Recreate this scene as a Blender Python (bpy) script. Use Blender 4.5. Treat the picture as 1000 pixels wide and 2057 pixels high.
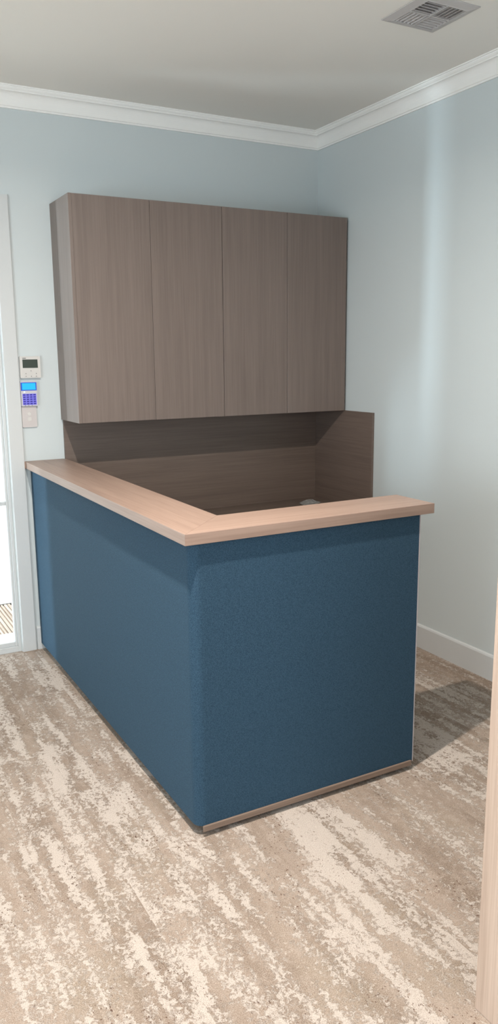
import bpy, bmesh, math, random
from mathutils import Vector, Matrix
random.seed(7)
S = bpy.context.scene
C = S.collection
for o in list(bpy.data.objects): bpy.data.objects.remove(o)

# ------------------------------------------------------------------ camera
cam = bpy.data.cameras.new('camera'); camo = bpy.data.objects.new('camera', cam); C.objects.link(camo)
cam.sensor_fit = 'HORIZONTAL'; cam.sensor_width = 36; cam.lens = 1587.12*36/1000; cam.clip_start = .02
rt = Vector((0.87566618, -0.48282074, -0.00963723)); up = Vector((0.10161279, 0.16470678, 0.98109455)); fw = Vector((0.47210548, 0.86009058, -0.19328892))
M = Matrix.Identity(4)
for i in range(3): M[i][0] = rt[i]; M[i][1] = up[i]; M[i][2] = -fw[i]
M.translation = Vector((-3.00534, -4.51143, 1.69128))
camo.matrix_world = M
S.camera = camo
S.view_settings.view_transform = 'Standard'; S.view_settings.look = 'None'
S.view_settings.exposure = 0.02; S.view_settings.gamma = 1; S.view_settings.use_curve_mapping = False

# ------------------------------------------------------------------ world (bright overcast daylight outdoors)
w = bpy.data.worlds.new('world'); S.world = w; w.use_nodes = True
bg = w.node_tree.nodes['Background']; bg.inputs[0].default_value = (.93, .97, 1, 1); bg.inputs[1].default_value = 2.6

def area(name, loc, target, sx, sy, power, col=(1, 1, 1), spread=180):
    l = bpy.data.lights.new(name, 'AREA'); l.shape = 'RECTANGLE'; l.size = sx; l.size_y = sy; l.energy = power; l.color = col
    l.spread = math.radians(spread)
    o = bpy.data.objects.new(name, l); C.objects.link(o); o.location = loc
    d = Vector(target)-Vector(loc); o.rotation_euler = d.to_track_quat('-Z', 'Y').to_euler()
    return o
# daylight from the bright courtyard, entering through the glazed door beside the cupboard
area('courtyard_daylight', (-7.04, 1.80, .95), (-2.44, .10, 1.0), .26, 2.9, 440, (.72, .87, 1))
# fill light through two added, unseen windows behind the camera
area('left_window_fill', (-5.75, -4.0, 1.4), (-3, -3.6, 2.3), 2.2, 1.5, 130, (.80, .885, 1))
area('front_window_fill', (-2.6, -7.75, 1.4), (-1.5, -4, 2.4), 2.2, 1.5, 88, (.80, .885, 1))
DOWNLIGHTS = [(-2.3, -2.57, 88), (-4.3, -2.9, 8), (-2.9, -5.6, 12), (-4.6, -5.6, 14)]  # first placed from the cast shadows; the others are added fill light

# ------------------------------------------------------------------ helpers
def lin(c):
    if isinstance(c, str): c = tuple(int(c[i:i+2], 16) for i in (0, 2, 4))
    return tuple((x/255/12.92 if x/255 <= .04045 else ((x/255+.055)/1.055)**2.4) for x in c)+(1,)
class NT:
    def __init__(s, name):
        s.m = bpy.data.materials.new(name); s.m.use_nodes = True; s.t = s.m.node_tree; s.n = s.t.nodes
        s.b = s.n['Principled BSDF']; s.out = s.n['Material Output']
    def node(s, typ, **kw):
        n = s.n.new(typ)
        for k, v in kw.items():
            if k == 'ins':
                for a, b in v.items(): s.set(n.inputs[a], b)
            else: setattr(n, k, v)
        return n
    def set(s, inp, v):
        if isinstance(v, bpy.types.NodeSocket): s.t.links.new(v, inp)
        else: inp.default_value = v
    def math(s, op, a, b=0.0, c=0.0, clamp=False):
        n = s.node('ShaderNodeMath', operation=op, use_clamp=clamp)
        s.set(n.inputs[0], a); s.set(n.inputs[1], b); s.set(n.inputs[2], c); return n.outputs[0]
    def mix(s, f, a, b):
        n = s.node('ShaderNodeMix', data_type='RGBA'); s.set(n.inputs['Factor'], f); s.set(n.inputs['A'], a); s.set(n.inputs['B'], b)
        return n.outputs['Result']
    def coords(s, scale=(1, 1, 1), off=None):
        tc = s.node('ShaderNodeTexCoord'); v = tc.outputs['Object']
        if off is not None:
            a = s.node('ShaderNodeVectorMath', operation='ADD'); s.set(a.inputs[0], v); s.set(a.inputs[1], off); v = a.outputs[0]
        mp = s.node('ShaderNodeMapping'); s.set(mp.inputs['Vector'], v); mp.inputs['Scale'].default_value = scale
        return mp.outputs[0]
    def noise(s, v, sc, det=2, rough=.5, lac=2.0, dist=0):
        n = s.node('ShaderNodeTexNoise'); s.set(n.inputs['Vector'], v)
        n.inputs['Scale'].default_value = sc; n.inputs['Detail'].default_value = det; n.inputs['Roughness'].default_value = rough
        n.inputs['Lacunarity'].default_value = lac; n.inputs['Distortion'].default_value = dist
        return n.outputs['Fac']
    def ramp(s, f, a, b):
        n = s.node('ShaderNodeMapRange'); s.set(n.inputs['Value'], f); n.inputs['From Min'].default_value = a; n.inputs['From Max'].default_value = b
        n.interpolation_type = 'SMOOTHSTEP'; return n.outputs[0]
    def bump(s, h, st, dist=.002):
        n = s.node('ShaderNodeBump'); n.inputs['Strength'].default_value = st; n.inputs['Distance'].default_value = dist
        s.set(n.inputs['Height'], h); s.set(s.b.inputs['Normal'], n.outputs[0])

def plain(name, col, rough=.5, bump=0, spec=.5):
    t = NT(name); t.b.inputs['Base Color'].default_value = lin(col); t.b.inputs['Roughness'].default_value = rough
    t.b.inputs['Specular IOR Level'].default_value = spec
    if bump: t.bump(t.noise(t.coords(), 260, 3), bump, .001)
    return t.m
def glow(name, col, st):
    t = NT(name); t.b.inputs['Base Color'].default_value = (.01, .01, .01, 1); t.b.inputs['Emission Color'].default_value = lin(col)
    t.b.inputs['Emission Strength'].default_value = st; return t.m
def wood(name, dark, light, axis, rough=.45, contrast=1.0, fine=190, coarse=14):
    t = NT(name)
    def sc(a, b): v = [a]*3; v[axis] = b; return tuple(v)
    f1 = t.noise(t.coords(sc(fine, 3.5)), 1, 3, .55)
    f2 = t.noise(t.coords(sc(coarse, .7)), 1, 3, .5, dist=.4)
    f3 = t.noise(t.coords(sc(fine*.35, 2.2)), 1, 2, .5)
    h = t.math('ADD', t.math('MULTIPLY', f1, .40), t.math('ADD', t.math('MULTIPLY', f2, .35), t.math('MULTIPLY', f3, .25)))
    k = t.ramp(h, .5-.17/contrast, .5+.17/contrast)
    t.set(t.b.inputs['Base Color'], t.mix(k, lin(dark), lin(light)))
    t.b.inputs['Roughness'].default_value = rough
    t.bump(f1, .12, .0006)
    return t.m

MAT = {}
MAT['wall'] = plain('wall_paint', (199, 207, 208), .38, .06)
MAT['ceiling'] = plain('ceiling_paint', (236, 233, 226), .85, .04)
MAT['cornice'] = plain('cornice_paint', (242, 241, 237), .5)
MAT['trim'] = plain('trim_gloss_paint', (200, 203, 203), .35)
MAT['white_plastic'] = plain('white_plastic', (205, 203, 199), .35)
MAT['keypad_plastic'] = plain('keypad_plastic', (194, 192, 199), .35)
MAT['switch_plastic'] = plain('switch_plastic', (196, 190, 188), .35)
MAT['lcd'] = plain('lcd_glass', (58, 68, 62), .2)
MAT['grey_mark'] = plain('grey_print', (120, 120, 118), .5)
MAT['vent'] = plain('vent_metal', (186, 182, 180), .45)
MAT['vent_dark'] = plain('vent_duct', (186, 182, 180), .8)
MAT['blue_glow'] = glow('blue_backlight', (20, 90, 235), .75)
MAT['cyan_glow'] = glow('cyan_screen', (0, 195, 255), 1.0)
MAT['key_glow'] = glow('key_backlight', (140, 135, 255), .8)
MAT['key'] = glow('key_plastic', (62, 52, 190), .6)
MAT['led'] = glow('led', (225, 255, 240), 1.6)
MAT['lamp'] = glow('lamp_lens', (255, 244, 228), 12)
MAT['dark'] = plain('dark_carcass', (52, 48, 44), .7)
MAT['edge_pale'] = plain('pale_edge', (176, 170, 172), .5)
MAT['deck_gap'] = plain('dark_gap', (70, 60, 52), .8)
MAT['render_white'] = plain('white_render', (235, 235, 232), .8)
MAT['taupe_v'] = wood('taupe_laminate_vertical', (107, 94, 87), (125, 111, 103), 2, .42, .8, 300, 26)
MAT['taupe_shaded_x'] = wood('taupe_laminate_shaded_along_x', (98, 85, 77), (118, 103, 94), 0, .5, .85, 260, 16)  # same laminate as the cupboard doors, darkened for parts in shadow
MAT['taupe_shaded_y'] = wood('taupe_laminate_shaded_along_y', (98, 85, 77), (118, 103, 94), 1, .5, .85, 260, 16)
MAT['oak_x'] = wood('oak_laminate_along_x', (138, 115, 102), (160, 136, 122), 0, .42, .9, 160, 12)
MAT['oak_y'] = wood('oak_laminate_along_y', (138, 115, 102), (160, 136, 122), 1, .42, .9, 160, 12)
MAT['oak_lit_v'] = wood('oak_laminate_lit_vertical', (172, 150, 134), (200, 179, 163), 2, .5, .9, 150, 10)  # same oak as the counter top, toned lighter for its strong light
MAT['kick'] = wood('kick_timber', (108, 90, 78), (130, 111, 97), 0, .6)
MAT['deck'] = wood('deck_timber', (176, 156, 140), (214, 196, 182), 1, .8)

def felt():
    t = NT('blue_felt')
    n = t.noise(t.coords(), 520, 2, .7); n2 = t.noise(t.coords(), 330, 2, .6); big = t.noise(t.coords(), 3, 2)
    k = t.ramp(t.math('ADD', t.math('MULTIPLY', n, .6), t.math('MULTIPLY', n2, .4)), .38, .64)
    c = t.mix(k, lin((29, 51, 68)), lin((58, 84, 103)))
    c = t.mix(t.math('MULTIPLY', big, .25), c, lin((42, 68, 87)))
    t.set(t.b.inputs['Base Color'], c); t.b.inputs['Roughness'].default_value = .85
    t.b.inputs['Specular IOR Level'].default_value = .2
    t.b.inputs['Sheen Weight'].default_value = .12; t.b.inputs['Sheen Roughness'].default_value = .5
    t.b.inputs['Sheen Tint'].default_value = lin((140, 180, 205))
    t.bump(n, .35, .0012); return t.m
MAT['felt'] = felt()

def carpet():
    t = NT('patterned_carpet')
    tc = t.node('ShaderNodeTexCoord'); sep = t.node('ShaderNodeSeparateXYZ'); t.set(sep.inputs[0], tc.outputs['Object'])
    X, Y = sep.outputs[0], sep.outputs[1]
    # 25 x 100 cm planks laid staggered: each plank shifts the pattern a little
    col = t.math('FLOOR', t.math('DIVIDE', X, .25))
    row = t.math('FLOOR', t.math('ADD', Y, t.math('MULTIPLY', col, .37)))
    cmb = t.node('ShaderNodeCombineXYZ'); t.set(cmb.inputs[0], col); t.set(cmb.inputs[1], row)
    wn = t.node('ShaderNodeTexWhiteNoise', noise_dimensions='3D'); t.set(wn.inputs['Vector'], cmb.outputs[0])
    sc = t.node('ShaderNodeVectorMath', operation='SCALE'); t.set(sc.inputs[0], wn.outputs['Color']); sc.inputs['Scale'].default_value = .13
    off = sc.outputs[0]
    # ragged edges
    wob = t.node('ShaderNodeTexNoise'); t.set(wob.inputs['Vector'], t.coords((1, 1, 1))); wob.inputs['Scale'].default_value = 42; wob.inputs['Detail'].default_value = 4
    wob.inputs['Roughness'].default_value = .75
    wv = t.node('ShaderNodeVectorMath', operation='SCALE'); t.set(wv.inputs[0], wob.outputs['Color']); wv.inputs['Scale'].default_value = .055
    ov = t.node('ShaderNodeVectorMath', operation='ADD'); t.set(ov.inputs[0], off); t.set(ov.inputs[1], wv.outputs[0])
    o2 = ov.outputs[0]
    streak = t.noise(t.coords((20, 1.5, 1), o2), 1, 4, .6)
    blob = t.noise(t.coords((13, 6.5, 1), o2), 1, 6, .72)
    fine = t.noise(t.coords((60, 40, 1), o2), 1.6, 4, .75)
    big = t.noise(t.coords((3.4, 1.5, 1)), 1, 2, .5)
    f = t.math('ADD', t.math('ADD', t.math('MULTIPLY', streak, .38), t.math('MULTIPLY', big, .26)), t.math('ADD', t.math('MULTIPLY', blob, .32), t.math('MULTIPLY', fine, .42)))
    cream = t.math('MULTIPLY', t.ramp(f, .688, .702), .85)
    tone = t.noise(t.coords((7, .9, 1), off), 1, 3, .55)
    tone2 = t.noise(t.coords((2.2, 1.6, 1), (7.3, 2.1, 0)), 1, 3, .5)
    base = t.mix(t.ramp(tone, .38, .62), lin((132, 115, 101)), lin((158, 141, 127)))
    base = t.mix(t.math('MULTIPLY', t.ramp(tone2, .5, .7), .4), base, lin((142, 129, 111)))
    # mid-tone flecks and scattered small cream tufts
    mid = t.ramp(t.noise(t.coords((22, 13, 1), o2), 1.4, 5, .78), .52, .56)
    base = t.mix(t.math('MULTIPLY', mid, .45), base, lin((172, 157, 144)))
    tuft = t.math('MULTIPLY', t.ramp(t.noise(t.coords((1, .8, 1)), 70, 3, .6), .60, .63), t.ramp(t.noise(t.coords((5, 2.5, 1), (3, 9, 0)), 1, 3, .6), .46, .56))
    base = t.mix(t.math('MULTIPLY', tuft, .7), base, lin((196, 184, 172)))
    c = t.mix(cream, base, lin((196, 185, 175)))
    pile = t.noise(t.coords(), 330, 3, .7); pile2 = t.noise(t.coords(), 90, 3, .6)
    c = t.mix(t.math('MULTIPLY', t.ramp(pile, .42, .7), .35), c, lin((212, 200, 188)))
    c = t.mix(t.math('MULTIPLY', t.ramp(t.math('SUBTRACT', 1.0, pile), .45, .7), .45), c, lin((106, 88, 74)))
    # sparse dark loops, clustered
    sp = t.noise(t.coords((1, .6, 1)), 120, 2, .5); cl = t.noise(t.coords((5, 3, 1)), 1, 3, .6)
    spk = t.math('MULTIPLY', t.ramp(sp, .635, .665), t.ramp(cl, .49, .60))
    c = t.mix(t.math('MULTIPLY', spk, .85), c, lin((92, 66, 54)))
    t.set(t.b.inputs['Base Color'], c); t.b.inputs['Roughness'].default_value = .95; t.b.inputs['Specular IOR Level'].default_value = .1
    h = t.math('ADD', t.math('MULTIPLY', pile, .5), t.math('ADD', t.math('MULTIPLY', pile2, .7), t.math('MULTIPLY', cream, .5)))
    t.bump(h, .75, .004); return t.m
MAT['carpet'] = carpet()

def glass():
    t = NT('window_glass'); t.n.remove(t.b)
    tr = t.node('ShaderNodeBsdfTransparent'); tr.inputs[0].default_value = (.95, .97, .96, 1)
    gl = t.node('ShaderNodeBsdfGlossy'); gl.inputs['Roughness'].default_value = .02
    fr = t.node('ShaderNodeLayerWeight'); fr.inputs[0].default_value = .5
    k = t.math('ADD', t.math('MULTIPLY', t.math('POWER', fr.outputs['Facing'], 5.0), .9), .04)
    mx = t.node('ShaderNodeMixShader'); t.set(mx.inputs[0], k); t.set(mx.inputs[1], tr.outputs[0]); t.set(mx.inputs[2], gl.outputs[0])
    t.set(t.out.inputs[0], mx.outputs[0]); return t.m
MAT['glass'] = glass()
def film():
    t = NT('clear_plastic_film'); t.b.inputs['Base Color'].default_value = lin((150, 150, 148)); t.b.inputs['Roughness'].default_value = .2
    t.b.inputs['Alpha'].default_value = .75; return t.m
MAT['film'] = film()

def box(bm, x0, x1, y0, y1, z0, z1, bev=0, seg=1):
    vs = [bm.verts.new((x, y, z)) for x in (x0, x1) for y in (y0, y1) for z in (z0, z1)]
    F = [(0, 1, 3, 2), (4, 6, 7, 5), (0, 4, 5, 1), (2, 3, 7, 6), (0, 2, 6, 4), (1, 5, 7, 3)]
    fs = [bm.faces.new([vs[i] for i in f]) for f in F]
    if bev:
        es = list({e for f in fs for e in f.edges})
        bmesh.ops.bevel(bm, geom=es, offset=bev, segments=seg, affect='EDGES', profile=.5)
def prism(bm, pts, z0, z1, axis=2):
    """extrude a 2D outline; axis 2: pts are (x,y); axis 1: pts are (x,z), runs y; axis 0: pts are (y,z), runs x"""
    def P(p, h): return (p[0], p[1], h) if axis == 2 else ((p[0], h, p[1]) if axis == 1 else (h, p[0], p[1]))
    a = [bm.verts.new(P(p, z0)) for p in pts]; b = [bm.verts.new(P(p, z1)) for p in pts]; n = len(pts)
    for i in range(n): bm.faces.new((a[i], a[(i+1) % n], b[(i+1) % n], b[i]))
    bm.faces.new(a[::-1]); bm.faces.new(b)
def cyl(bm, cx, cy, cz, r, h, axis=2, n=32, r2=None):
    r2 = r if r2 is None else r2
    def P(u, v, t): return (cx+u, cy+v, cz+t) if axis == 2 else ((cx+u, cy+t, cz+v) if axis == 1 else (cx+t, cy+u, cz+v))
    a = [bm.verts.new(P(r*math.cos(2*math.pi*i/n), r*math.sin(2*math.pi*i/n), 0)) for i in range(n)]
    b = [bm.verts.new(P(r2*math.cos(2*math.pi*i/n), r2*math.sin(2*math.pi*i/n), h)) for i in range(n)]
    for i in range(n): bm.faces.new((a[i], a[(i+1) % n], b[(i+1) % n], b[i]))
    bm.faces.new(a[::-1]); bm.faces.new(b)
def wpos(o):
    v = Vector(o.location)
    while o.parent: o = o.parent; v += Vector(o.location)
    return v
def obj(name, build, mat, parent=None, loc=None, smooth=False, kind=None):
    """build(bm) in world coordinates; origin at loc (or parent's origin)"""
    bm = bmesh.new(); build(bm); bmesh.ops.recalc_face_normals(bm, faces=bm.faces)
    org = Vector(loc) if loc is not None else (wpos(parent) if parent else Vector((0, 0, 0)))
    bmesh.ops.translate(bm, verts=bm.verts, vec=-org)
    me = bpy.data.meshes.new(name); bm.to_mesh(me); bm.free()
    for m in (mat if isinstance(mat, (list, tuple)) else [mat]): me.materials.append(m)
    if smooth:
        for p in me.polygons: p.use_smooth = True
        me.set_sharp_from_angle(angle=math.radians(35))
    o = bpy.data.objects.new(name, me); C.objects.link(o)
    if parent: o.parent = parent; o.location = org-wpos(parent)
    else: o.location = org
    if kind: o['kind'] = kind
    return o
def B(*a, **k): return lambda bm: box(bm, *a, **k)
def thing(name, label, cat, loc, group=None):
    o = bpy.data.objects.new(name, None); C.objects.link(o); o.location = loc; o['label'] = label; o['category'] = cat
    o.empty_display_size = .05
    if group: o['group'] = group
    return o
def tag(o, label, cat, group=None):
    o['label'] = label; o['category'] = cat
    if group: o['group'] = group
    return o
def struct(name, build, mat, parent=None, loc=None, label=None):
    o = obj(name, build, mat, parent, loc, kind=None if parent else 'structure')
    if label: o['label'] = label
    return o

# ------------------------------------------------------------------ room shell
XL, YF, ZC, T = -5.5, -7.5, 3.078, .18
DX0, DX1, DTOP = -3.18, -2.062, 2.475          # door opening in the back wall
struct('floor', B(XL-T, T, YF-T, T, -.12, 0), MAT['carpet'], label='beige and cream streaked patterned carpet floor')
struct('ceiling', B(XL-T, T, YF-T, T, ZC, ZC+.12), MAT['ceiling'], label='plain off-white ceiling')
def back(bm):
    box(bm, DX1, 0, 0, T, 0, ZC); box(bm, XL-T, DX0, 0, T, 0, ZC); box(bm, DX0, DX1, 0, T, DTOP, ZC)
struct('wall_back', back, MAT['wall'], label='pale blue-green painted wall behind the cupboard')
struct('wall_right', B(0, T, YF-T, T, 0, ZC), MAT['wall'], label='pale blue-green painted wall on the right')
def left(bm):
    box(bm, XL-T, XL, YF, -5.2, 0, ZC); box(bm, XL-T, XL, -2.8, 0, 0, ZC)
    box(bm, XL-T, XL, -5.2, -2.8, 0, .8); box(bm, XL-T, XL, -5.2, -2.8, 2.4, ZC)
struct('wall_left', left, MAT['wall'])
def front(bm):
    box(bm, XL-T, -3.8, YF-T, YF, 0, ZC); box(bm, -1.4, 0, YF-T, YF, 0, ZC)
    box(bm, -3.8, -1.4, YF-T, YF, 0, .8); box(bm, -3.8, -1.4, YF-T, YF, 2.4, ZC)
struct('wall_front', front, MAT['wall'])

# cornice: one continuous moulding mitred round the room; profile (projection, drop)
prof = [(0, .102), (.008, .102), (.008, .094), (.013, .091), (.013, .086)]
for i in range(9):
    a = math.pi/2*i/8
    prof.append((.013+.030*(1-math.cos(a)), .086-.058*math.sin(a)))
prof += [(.047, .028), (.047, .022), (.052, .018), (.056, .012), (.056, .006), (.062, .006), (.062, 0)]
def cornice(bm):
    rings = []
    for (px, py, sx, sy) in ((XL, 0, 1, -1), (0, 0, -1, -1), (0, YF, -1, 1), (XL, YF, 1, 1)):
        rings.append([bm.verts.new((px+sx*p, py+sy*p, ZC-d)) for p, d in prof])
    for k in range(4):
        a, b = rings[k], rings[(k+1) % 4]
        for i in range(len(prof)-1): bm.faces.new((a[i], b[i], b[i+1], a[i+1]))
struct('trim_1', cornice, MAT['cornice'], label='white moulded plaster cornice around the ceiling')

# skirting boards
SP = [(0, 0), (-.015, 0), (-.015, .128), (-.011, .136), (-.005, .140), (0, .140)]
struct('baseboard_right', lambda bm: prism(bm, [(p[0], p[1]) for p in SP], YF, -.0, axis=1), MAT['trim'], label='white skirting board along the right wall')
struct('baseboard_back', lambda bm: prism(bm, SP, -1.971, 0, axis=0), MAT['trim'], label='white skirting board piece beside the door casing')
struct('baseboard_left', lambda bm: prism(bm, [(XL-p[0], p[1]) for p in SP], YF, 0, axis=1), MAT['trim'])
struct('baseboard_front', lambda bm: prism(bm, [(YF-p[0], p[1]) for p in SP], XL, 0, axis=0), MAT['trim'])

# door casing (architrave)
AT = -.016
AP = [(-2.058, 0), (-2.058, AT+.004), (-2.054, AT), (-1.981, AT), (-1.977, AT+.003), (-1.977, 0)]
tr = struct('trim_2', lambda bm: prism(bm, AP, 0, 2.545), MAT['trim'], label='flat white casing around the glazed door')
struct('casing_head', B(-3.265, -2.058, AT, 0, 2.464, 2.545, bev=.003), MAT['trim'], tr)
struct('casing_leg', B(-3.265, -3.184, AT, 0, 0, 2.463, bev=.003), MAT['trim'], tr)

# glazed door: frame in the opening, beads, glazing bars, glass
GX0, GX1, GZ0, GZ1 = -3.145, -2.093, .062, 2.44
def ringbox(bm, x0, x1, z0, z1, y0, y1, wl, wr, wb, wt, bev=.002):
    box(bm, x0, x0+wl, y0, y1, z0, z1, bev=bev); box(bm, x1-wr, x1, y0, y1, z0, z1, bev=bev)
    box(bm, x0+wl, x1-wr, y0, y1, z0, z0+wb, bev=bev); box(bm, x0+wl, x1-wr, y0, y1, z1-wt, z1, bev=bev)
d1 = struct('door_1', lambda bm: ringbox(bm, DX0, DX1, 0.0, DTOP, .004, .085, .02, .018, .034, .02), MAT['trim'], loc=(-2.43, .03, 0), label='white framed glazed door at the left edge')
struct('bead_frame', lambda bm: ringbox(bm, DX0+.02, DX1-.018, .034, DTOP-.02, .014, .052, .015, .013, .026, .015), MAT['trim'], d1)
for i, z in enumerate((.885, 1.66)):
    struct('glazing_bar', B(GX0, GX1, .02, .050, z-.011, z+.011, bev=.003), MAT['trim'], d1)
for z0, z1 in ((GZ0-.004, .874), (.896, 1.649), (1.671, GZ1+.002)):
    struct('glass_pane', B(GX0-.004, GX1+.004, .034, .038, z0, z1), MAT['glass'], d1)
struct('trim_3', lambda bm: (box(bm, DX0-.05, DX1+.05, .086, .26, -.02, .035, bev=.004)), MAT['render_white'], label='white outside door sill')

# unseen windows added behind the camera for the fill light
def window(name, axis, a0, a1, c):
    def mk(bm, x0, x1, z0, z1, d0, d1, bev=.003):
        if axis == 0: box(bm, c+d0, c+d1, x0, x1, z0, z1, bev=bev)
        else: box(bm, x0, x1, c+d0, c+d1, z0, z1, bev=bev)
    def fr(bm):
        mk(bm, a0, a0+.05, .8, 2.4, -.12, -.04); mk(bm, a1-.05, a1, .8, 2.4, -.12, -.04)
        mk(bm, a0+.05, a1-.05, .8, .85, -.12, -.04); mk(bm, a0+.05, a1-.05, 2.35, 2.4, -.12, -.04)
        m = (a0+a1)/2; mk(bm, m-.02, m+.02, .85, 2.35, -.11, -.05)
    f = struct(name, fr, MAT['trim'], loc=((c, (a0+a1)/2, .8) if axis == 0 else ((a0+a1)/2, c, .8)))
    m = (a0+a1)/2
    struct('glass_pane', lambda bm: mk(bm, a0+.048, m-.018, .848, 2.352, -.082, -.078, 0), MAT['glass'], f)
    struct('glass_pane', lambda bm: mk(bm, m+.018, a1-.048, .848, 2.352, -.082, -.078, 0), MAT['glass'], f)
window('window_1', 0, -5.2, -2.8, XL)
window('window_2', 1, -3.8, -1.4, YF)

# outside: grooved timber deck and pale ground
DECKZ = -.06
struct('ground', B(-14, 8, T, 16, -.3, -.14), MAT['render_white'])
bpy.data.objects['ground']['label'] = 'bright pale paving outside the door'
dk = thing('timber_deck', 'grooved brown timber decking outside the glazed door', 'deck', (-2.4, .75, -.14))
x = -3.3; pitch = .1
def board(bm):
    x0, x1 = -3.3, -3.3+.094
    n = 4; wgr = (x1-x0)/n; g = .0055
    pts = [(x0, DECKZ-.03), (x1, DECKZ-.03), (x1, DECKZ)]
    for k in range(n-1, 0, -1):
        q = x0+k*wgr
        pts += [(q+g, DECKZ), (q+g, DECKZ-.010), (q-g, DECKZ-.010), (q-g, DECKZ)]
    pts += [(x0, DECKZ)]
    prism(bm, pts, .27, 1.17, axis=1)
b0 = obj('deck_board', board, MAT['deck'], dk)
for k in range(1, 19):
    c = b0.copy(); C.objects.link(c); c.parent = dk; c.location = (b0.location.x+k*pitch, b0.location.y, b0.location.z)
for y in (.3, .72, 1.12):
    obj('joist', B(-3.3, -1.45, y-.02, y+.02, -.14, DECKZ-.03), MAT['deck_gap'], dk)
obj('end_shadow_strip', B(-3.3, -1.45, 1.172, 1.19, -.14, DECKZ), MAT['deck_gap'], dk)  # dark strip stands for the gap shadow at the deck's far end

# ------------------------------------------------------------------ wall cupboard
CX0, CX1, CD, CZ0, CZ1 = -1.7535, -.012, .350, 1.346, 2.517
cb = thing('wall_cupboard', 'taupe timber-look wall cupboard with four plain doors above the counter', 'cupboard', (-.88, -.17, CZ0))
def carc(bm):
    box(bm, CX0, CX0+.018, -CD+.0, -.001, CZ0, CZ1, bev=.0007)
    box(bm, CX1-.018, CX1, -CD+.021, -.001, CZ0, CZ1)
    box(bm, CX0+.018, CX1-.018, -CD+.021, -.001, CZ0, CZ0+.018); box(bm, CX0+.018, CX1-.018, -CD+.021, -.001, CZ1-.018, CZ1)
    box(bm, CX0+.018, CX1-.018, -.02, -.001, CZ0+.018, CZ1-.018)
obj('carcass', carc, MAT['taupe_v'], cb)
ex = [CX0+.0185, -1.311, -.877, -.4455, -.016]
for i in range(4):
    g = (.0006, .0008, .0016, .0013, .001)
    obj('door', B(ex[i]+(g[i] if i else .0), ex[i+1]-g[i+1], -CD, -CD+.019, CZ0+.0005, CZ1-.0005, bev=.0008), MAT['taupe_v'], cb)
obj('shelf', B(CX0+.018, CX1-.018, -CD+.03, -.02, 1.92, 1.938), MAT['taupe_shaded_x'], cb)

# ------------------------------------------------------------------ splashback
WZ = .732
obj_ = obj('back_splashback', B(-1.745, -.001, -.017, -.001, WZ+.0005, CZ0-.001, bev=.0006), MAT['taupe_shaded_x'], loc=(-.87, -.009, WZ))
tag(obj_, 'shade-darkened taupe timber-look splashback panel under the wall cupboard', 'splashback')
obj_ = obj('side_splashback', B(-.017, -.001, -.640, -.018, WZ+.0005, CZ0, bev=.0008), MAT['taupe_shaded_y'], loc=(-.009, -.33, WZ))
tag(obj_, 'short taupe splashback panel on the right wall beside the worktop', 'splashback')

# ------------------------------------------------------------------ desk behind the counter
dsk = thing('work_desk', 'dark taupe L-shaped work desk set low behind the tall counter', 'desk', (-.9, -.3, 0))
obj('worktop', lambda bm: prism(bm, [(-1.833, -.001), (-.001, -.001), (-.001, -.640), (-1.32, -.640), (-1.32, -1.90), (-1.833, -1.90)], WZ-.033, WZ), MAT['taupe_shaded_x'], dsk)
obj('side_panel', B(-.034, -.018, -.60, -.02, 0, WZ-.033), MAT['taupe_v'], dsk)
obj('side_panel', B(-1.82, -1.804, -.60, -.02, 0, WZ-.033), MAT['taupe_v'], dsk)
obj('side_panel', B(-1.82, -1.36, -1.89, -1.874, 0, WZ-.033), MAT['taupe_v'], dsk)
obj('modesty_panel', B(-1.803, -.036, -.06, -.044, .25, WZ-.033), MAT['taupe_shaded_x'], dsk)
# crumpled clear bag
def bag(bm):
    rnd = random.Random(3); n = 14; rings = []
    for h, r in ((0, .050), (.008, .052), (.018, .036), (.026, .018)):
        rings.append([bm.verts.new((-.195+r*(1.3+.3*rnd.uniform(-1, 1))*math.cos(2*math.pi*i/n), -.225+r*(1+.35*rnd.uniform(-1, 1))*math.sin(2*math.pi*i/n), WZ+.001+h*(1+.3*rnd.uniform(-1, 1)*(h > 0)))) for i in range(n)])
    for a, b in zip(rings, rings[1:]):
        for i in range(n): bm.faces.new((a[i], a[(i+1) % n], b[(i+1) % n], b[i]))
    tp = bm.verts.new((-.185, -.225, WZ+.033))
    for i in range(n): bm.faces.new((rings[-1][i], rings[-1][(i+1) % n], tp))
    bm.faces.new(rings[0][::-1])
pb = obj('plastic_bag', bag, MAT['film'], loc=(-.195, -.225, WZ))
tag(pb, 'small crumpled grey plastic bag on the desk in the dark corner', 'bag')

# ------------------------------------------------------------------ reception counter
H, TH = 1.12, .0395
rc = thing('reception_counter', 'L-shaped reception counter clad in blue felt with a light oak top', 'counter', (-1.6, -1.4, 0))
PX, PY, PR = -1.949, -2.181, -.965
def wrap(bm, off, z0, z1, r, th, x_end=PR, y_end=-.016):
    outer = [(PX+off, y_end)]
    for i in range(13):
        a = math.pi+math.pi/2*i/12
        outer.append((PX+off+r+r*math.cos(a), PY+off+r+r*math.sin(a)))
    outer.append((x_end, PY+off))
    inner = [(x_end, PY+off+th)]
    ri = max(r-th, .004)
    for i in range(13):
        a = math.pi*1.5-math.pi/2*i/12
        inner.append((PX+off+th+ri+ri*math.cos(a), PY+off+th+ri+ri*math.sin(a)))
    inner.append((PX+off+th, y_end))
    prism(bm, outer+inner, z0, z1)
pan = obj('felt_panel', lambda bm: wrap(bm, 0, .038, H-TH, .040, .014), MAT['felt'], rc, smooth=True)
obj('plinth', lambda bm: wrap(bm, .055, .0, .05, .01, .016, PR-.05), MAT['dark'], rc)
obj('inner_lining', lambda bm: wrap(bm, .0145, .05, H-TH, .026, .10, PR-.001), MAT['taupe_v'], rc)
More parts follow.
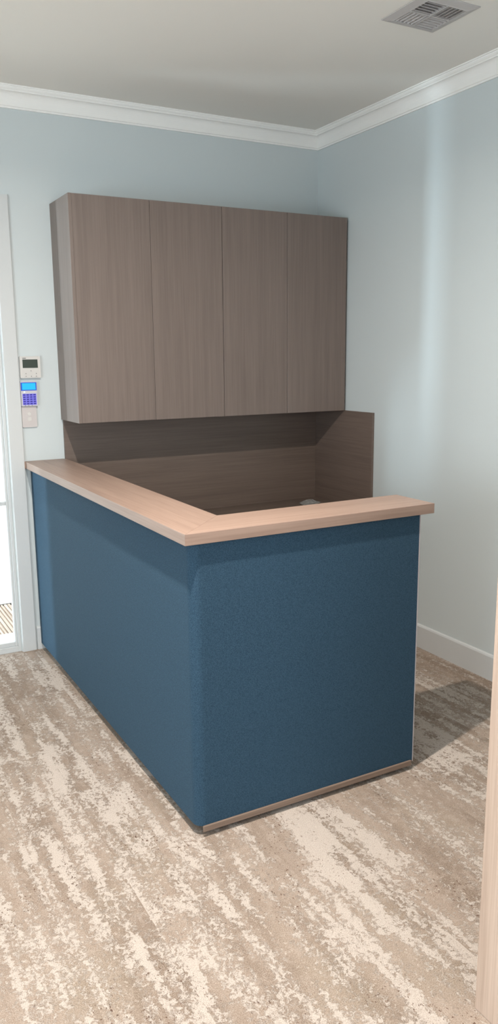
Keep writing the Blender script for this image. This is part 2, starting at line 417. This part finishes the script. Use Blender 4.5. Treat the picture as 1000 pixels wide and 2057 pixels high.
obj('edge_strip', B(PR, PR+.006, PY, PY+.115, .03, H-TH, bev=.001), MAT['edge_pale'], rc)
obj('kick_strip', B(-1.928, -.975, PY-.009, PY-.0005, .020, .042, bev=.0012), MAT['kick'], rc)
# oak top: two lengths mitred at the corner
ox, oy, ix, iy, rx = -1.975, -2.196, -1.740, -1.963, -.905
def slab(bm, pts, bev=.0018):
    prism(bm, pts, H-TH, H)
    bmesh.ops.recalc_face_normals(bm, faces=bm.faces)
    es = [e for e in bm.edges if len(e.link_faces) == 2 and e.calc_face_angle(0) > .5]
    bmesh.ops.bevel(bm, geom=es, offset=bev, segments=2, affect='EDGES', profile=.5)
obj('top_board', lambda bm: slab(bm, [(ox, oy), (rx, oy), (rx, iy), (ix, iy)], .0012), MAT['oak_x'], rc)
obj('top_board', lambda bm: slab(bm, [(ox, oy), (ix, iy), (ix, -.018), (-1.7505, -.018), (-1.7505, -.0005), (-1.981, -.0005), (-1.981, -.0175), (ox, -.0175)], .0008), MAT['oak_y'], rc)

# ------------------------------------------------------------------ foreground timber cupboard at the right
tc = thing('tall_cupboard', 'light oak full-height cupboard end cut off by the right edge', 'cupboard', (-1.3, -4.1, 0))
obj('end_panel', B(-1.634, -1.616, -5.1, -3.222, 0, 2.25, bev=.0015), MAT['oak_lit_v'], tc)
obj('carcass', B(-1.615, -1.05, -5.08, -3.24, .0, 2.25), MAT['oak_lit_v'], tc)
for k in range(2):
    dy = .92*k
    dd = obj('door', B(-1.049, -1.031, -5.08+dy, -5.08+dy+.917, .08, 2.25, bev=.001), MAT['oak_lit_v'], tc)

# ------------------------------------------------------------------ wall controls
def BZ(x0, x1, z0, z1, y0, y1, bev=0): return lambda bm: box(bm, x0, x1, y0, y1, z0, z1, bev=bev)
th = thing('air_conditioning_controller', 'square white controller with dark grey screen, topmost of three on the wall', 'controller', (-1.916, -.001, 1.643))
def rbox(x0, x1, z0, z1, y0, y1, r, n=5):
    def f(bm):
        pts = []
        for cx, cz, a0 in ((x1-r, z1-r, 0), (x0+r, z1-r, 90), (x0+r, z0+r, 180), (x1-r, z0+r, 270)):
            for i in range(n+1):
                a = math.radians(a0+90*i/n); pts.append((cx+r*math.cos(a), cz+r*math.sin(a)))
        prism(bm, pts, y0, y1, axis=1)
    return f
obj('body', rbox(-1.972, -1.859, 1.585, 1.703, -.020, -.0005, .004), MAT['white_plastic'], th)
obj('screen', BZ(-1.957, -1.874, 1.640, 1.686, -.0212, -.0195), MAT['lcd'], th)
obj('name_mark', BZ(-1.957, -1.937, 1.6905, 1.6955, -.0206, -.0195), MAT['grey_mark'], th)
for (bx, bz) in ((-1.942, 1.609), (-1.942, 1.594), (-1.913, 1.624), (-1.913, 1.594), (-1.885, 1.609), (-1.885, 1.594), (-1.942, 1.624), (-1.885, 1.624), (-1.913, 1.609)):
    bt = obj('button', rbox(bx-.009, bx+.009, bz-.005, bz+.005, -.0215, -.0195, .002, 2), MAT['white_plastic'], th)
    if (bx, bz) not in ((-1.942, 1.624), (-1.885, 1.624), (-1.913, 1.609)):
        obj('button_mark', BZ(bx-.002, bx+.002, bz-.0025, bz+.0025, -.0219, -.0214), MAT['grey_mark'], bt)
kp = thing('alarm_keypad', 'white alarm keypad with lit cyan screen and blue backlit keys', 'keypad', (-1.933, -.001, 1.498))
obj('body', rbox(-1.976, -1.888, 1.430, 1.568, -.024, -.0005, .004), MAT['keypad_plastic'], kp)
obj('bezel', BZ(-1.976, -1.889, 1.516, 1.561, -.0253, -.0235, bev=.0006), MAT['blue_glow'], kp)
obj('screen', BZ(-1.969, -1.895, 1.521, 1.557, -.0262, -.0250), MAT['cyan_glow'], kp)
obj('indicator_light', BZ(-1.962, -1.954, 1.506, 1.511, -.0248, -.0238), MAT['led'], kp)
obj('key_backlight', BZ(-1.969, -1.893, 1.437, 1.499, -.0246, -.0238), MAT['key_glow'], kp)
kb = None
for r in range(5):
    for c in range(4):
        cx = -1.9595+c*.0188; cz = 1.4925-r*.0122
        if kb is None:
            kb = obj('key', BZ(cx-.0068, cx+.0068, cz-.0037, cz+.0037, -.0262, -.0244, bev=.0005), MAT['key'], kp); k0 = (cx, cz)
        else:
            k = kb.copy(); C.objects.link(k); k.parent = kp; k.location = (cx-k0[0], 0, cz-k0[1])
for c in range(3): obj('foot_button', BZ(-1.957+c*.019-.003, -1.957+c*.019+.003, 1.4315, 1.4350, -.0248, -.0238), MAT['grey_mark'], kp)
sw = thing('light_switch', 'plain white switch plate with one round and one square button, below the keypad', 'switch', (-1.935, -.001, 1.369))
obj('plate', rbox(-1.9755, -1.894, 1.312, 1.4285, -.011, -.0005, .006), MAT['switch_plastic'], sw)
def ring(bm, cx, cz, r):
    cyl(bm, cx, -.0135, cz, r*.9, .003, axis=1, n=28, r2=r)
obj('round_button', lambda bm: ring(bm, -1.9345, 1.386, .0105), MAT['white_plastic'], sw)
obj('square_button', rbox(-1.9445, -1.9245, 1.348, 1.368, -.0135, -.0105, .0025, 3), MAT['white_plastic'], sw)

# ------------------------------------------------------------------ ceiling air vent
VX0, VX1, VY0, VY1 = -.738, -.455, -1.865, -1.578
vt = thing('ceiling_vent', 'square grey ceiling air vent with four sets of louvres', 'vent', ((VX0+VX1)/2, (VY0+VY1)/2, ZC))
def vframe(bm):
    # sloping outer rim plus raised inner lip
    rings = []
    for ins, z in ((0, ZC-.0005), (0, ZC-.004), (.030, ZC-.011), (.034, ZC-.013), (.038, ZC-.013), (.038, ZC-.002)):
        rings.append([bm.verts.new(p) for p in ((VX0+ins, VY0+ins, z), (VX1-ins, VY0+ins, z), (VX1-ins, VY1-ins, z), (VX0+ins, VY1-ins, z))])
    for a, b in zip(rings, rings[1:]):
        for i in range(4): bm.faces.new((a[i], a[(i+1) % 4], b[(i+1) % 4], b[i]))
obj('frame', vframe, MAT['vent'], vt)
ax0, ax1, ay0, ay1 = VX0+.038, VX1-.038, VY0+.038, VY1-.038; mx, my = (ax0+ax1)/2, (ay0+ay1)/2
obj('duct', B(ax0, ax1, ay0, ay1, ZC-.0022, ZC-.0008), MAT['vent_dark'], vt)
obj('cross_bar', B(mx-.004, mx+.004, ay0, ay1, ZC-.013, ZC-.003), MAT['vent'], vt)
obj('cross_bar', B(ax0, ax1, my-.004, my+.004, ZC-.0128, ZC-.0031), MAT['vent'], vt)
def slat(bm, x0, x1, y0, y1, alongx, s):
    # a thin tilted blade
    if alongx:
        ym = (y0+y1)/2; prism(bm, [(ym-s*.006, ZC-.0125), (ym-s*.0045, ZC-.0135), (ym+s*.006, ZC-.0035), (ym+s*.005, ZC-.003)], x0, x1, axis=0)
    else:
        xm = (x0+x1)/2; prism(bm, [(xm-s*.006, ZC-.0125), (xm-s*.0045, ZC-.0135), (xm+s*.006, ZC-.0035), (xm+s*.005, ZC-.003)], y0, y1, axis=1)
NS = 5
for (qx0, qx1, qy0, qy1, alongx, s) in ((ax0, mx-.004, my+.004, ay1, False, -.3), (mx+.004, ax1, my+.004, ay1, True, -.3), (ax0, mx-.004, ay0, my-.004, True, 1), (mx+.004, ax1, ay0, my-.004, False, 1)):
    for k in range(NS):
        if alongx:
            st = (qy1-qy0)/NS; obj('louvre', lambda bm: slat(bm, qx0+.001, qx1-.001, qy0+k*st, qy0+(k+1)*st, True, s), MAT['vent'], vt)
        else:
            st = (qx1-qx0)/NS; obj('louvre', lambda bm: slat(bm, qx0+k*st, qx0+(k+1)*st, qy0+.001, qy1-.001, False, s), MAT['vent'], vt)

# ------------------------------------------------------------------ recessed downlights (above the frame; all but the first added as fill)
names = ['recessed white downlight nearest the counter', 'added unseen fill downlight left of the counter by the door side', 'added unseen fill downlight above the camera', 'added unseen fill downlight in the far left of the room']
for i, (lx, ly, p) in enumerate(DOWNLIGHTS):
    dl = thing('downlight', names[i], 'light', (lx, ly, ZC), 'recessed ceiling downlights')
    def rim(bm):
        n = 32; pr = ((.050, ZC-.0005), (.048, ZC-.006), (.038, ZC-.006), (.034, ZC-.001))
        rs = [[bm.verts.new((lx+r*math.cos(2*math.pi*k/n), ly+r*math.sin(2*math.pi*k/n), z)) for k in range(n)] for r, z in pr]
        for a, b in zip(rs, rs[1:]):
            for k in range(n): bm.faces.new((a[k], a[(k+1) % n], b[(k+1) % n], b[k]))
    obj('rim', rim, MAT['cornice'], dl)
    obj('lens', lambda bm: cyl(bm, lx, ly, ZC-.003, .034, .002), MAT['lamp'], dl)
    l = bpy.data.lights.new('downlight_lamp', 'AREA'); l.shape = 'DISK'; l.size = .055; l.energy = p; l.color = (1, .92, .84); l.spread = math.radians(165 if i == 0 else 130)
    o = bpy.data.objects.new('downlight_lamp', l); C.objects.link(o); o.parent = dl; o.location = (0, 0, -.008)
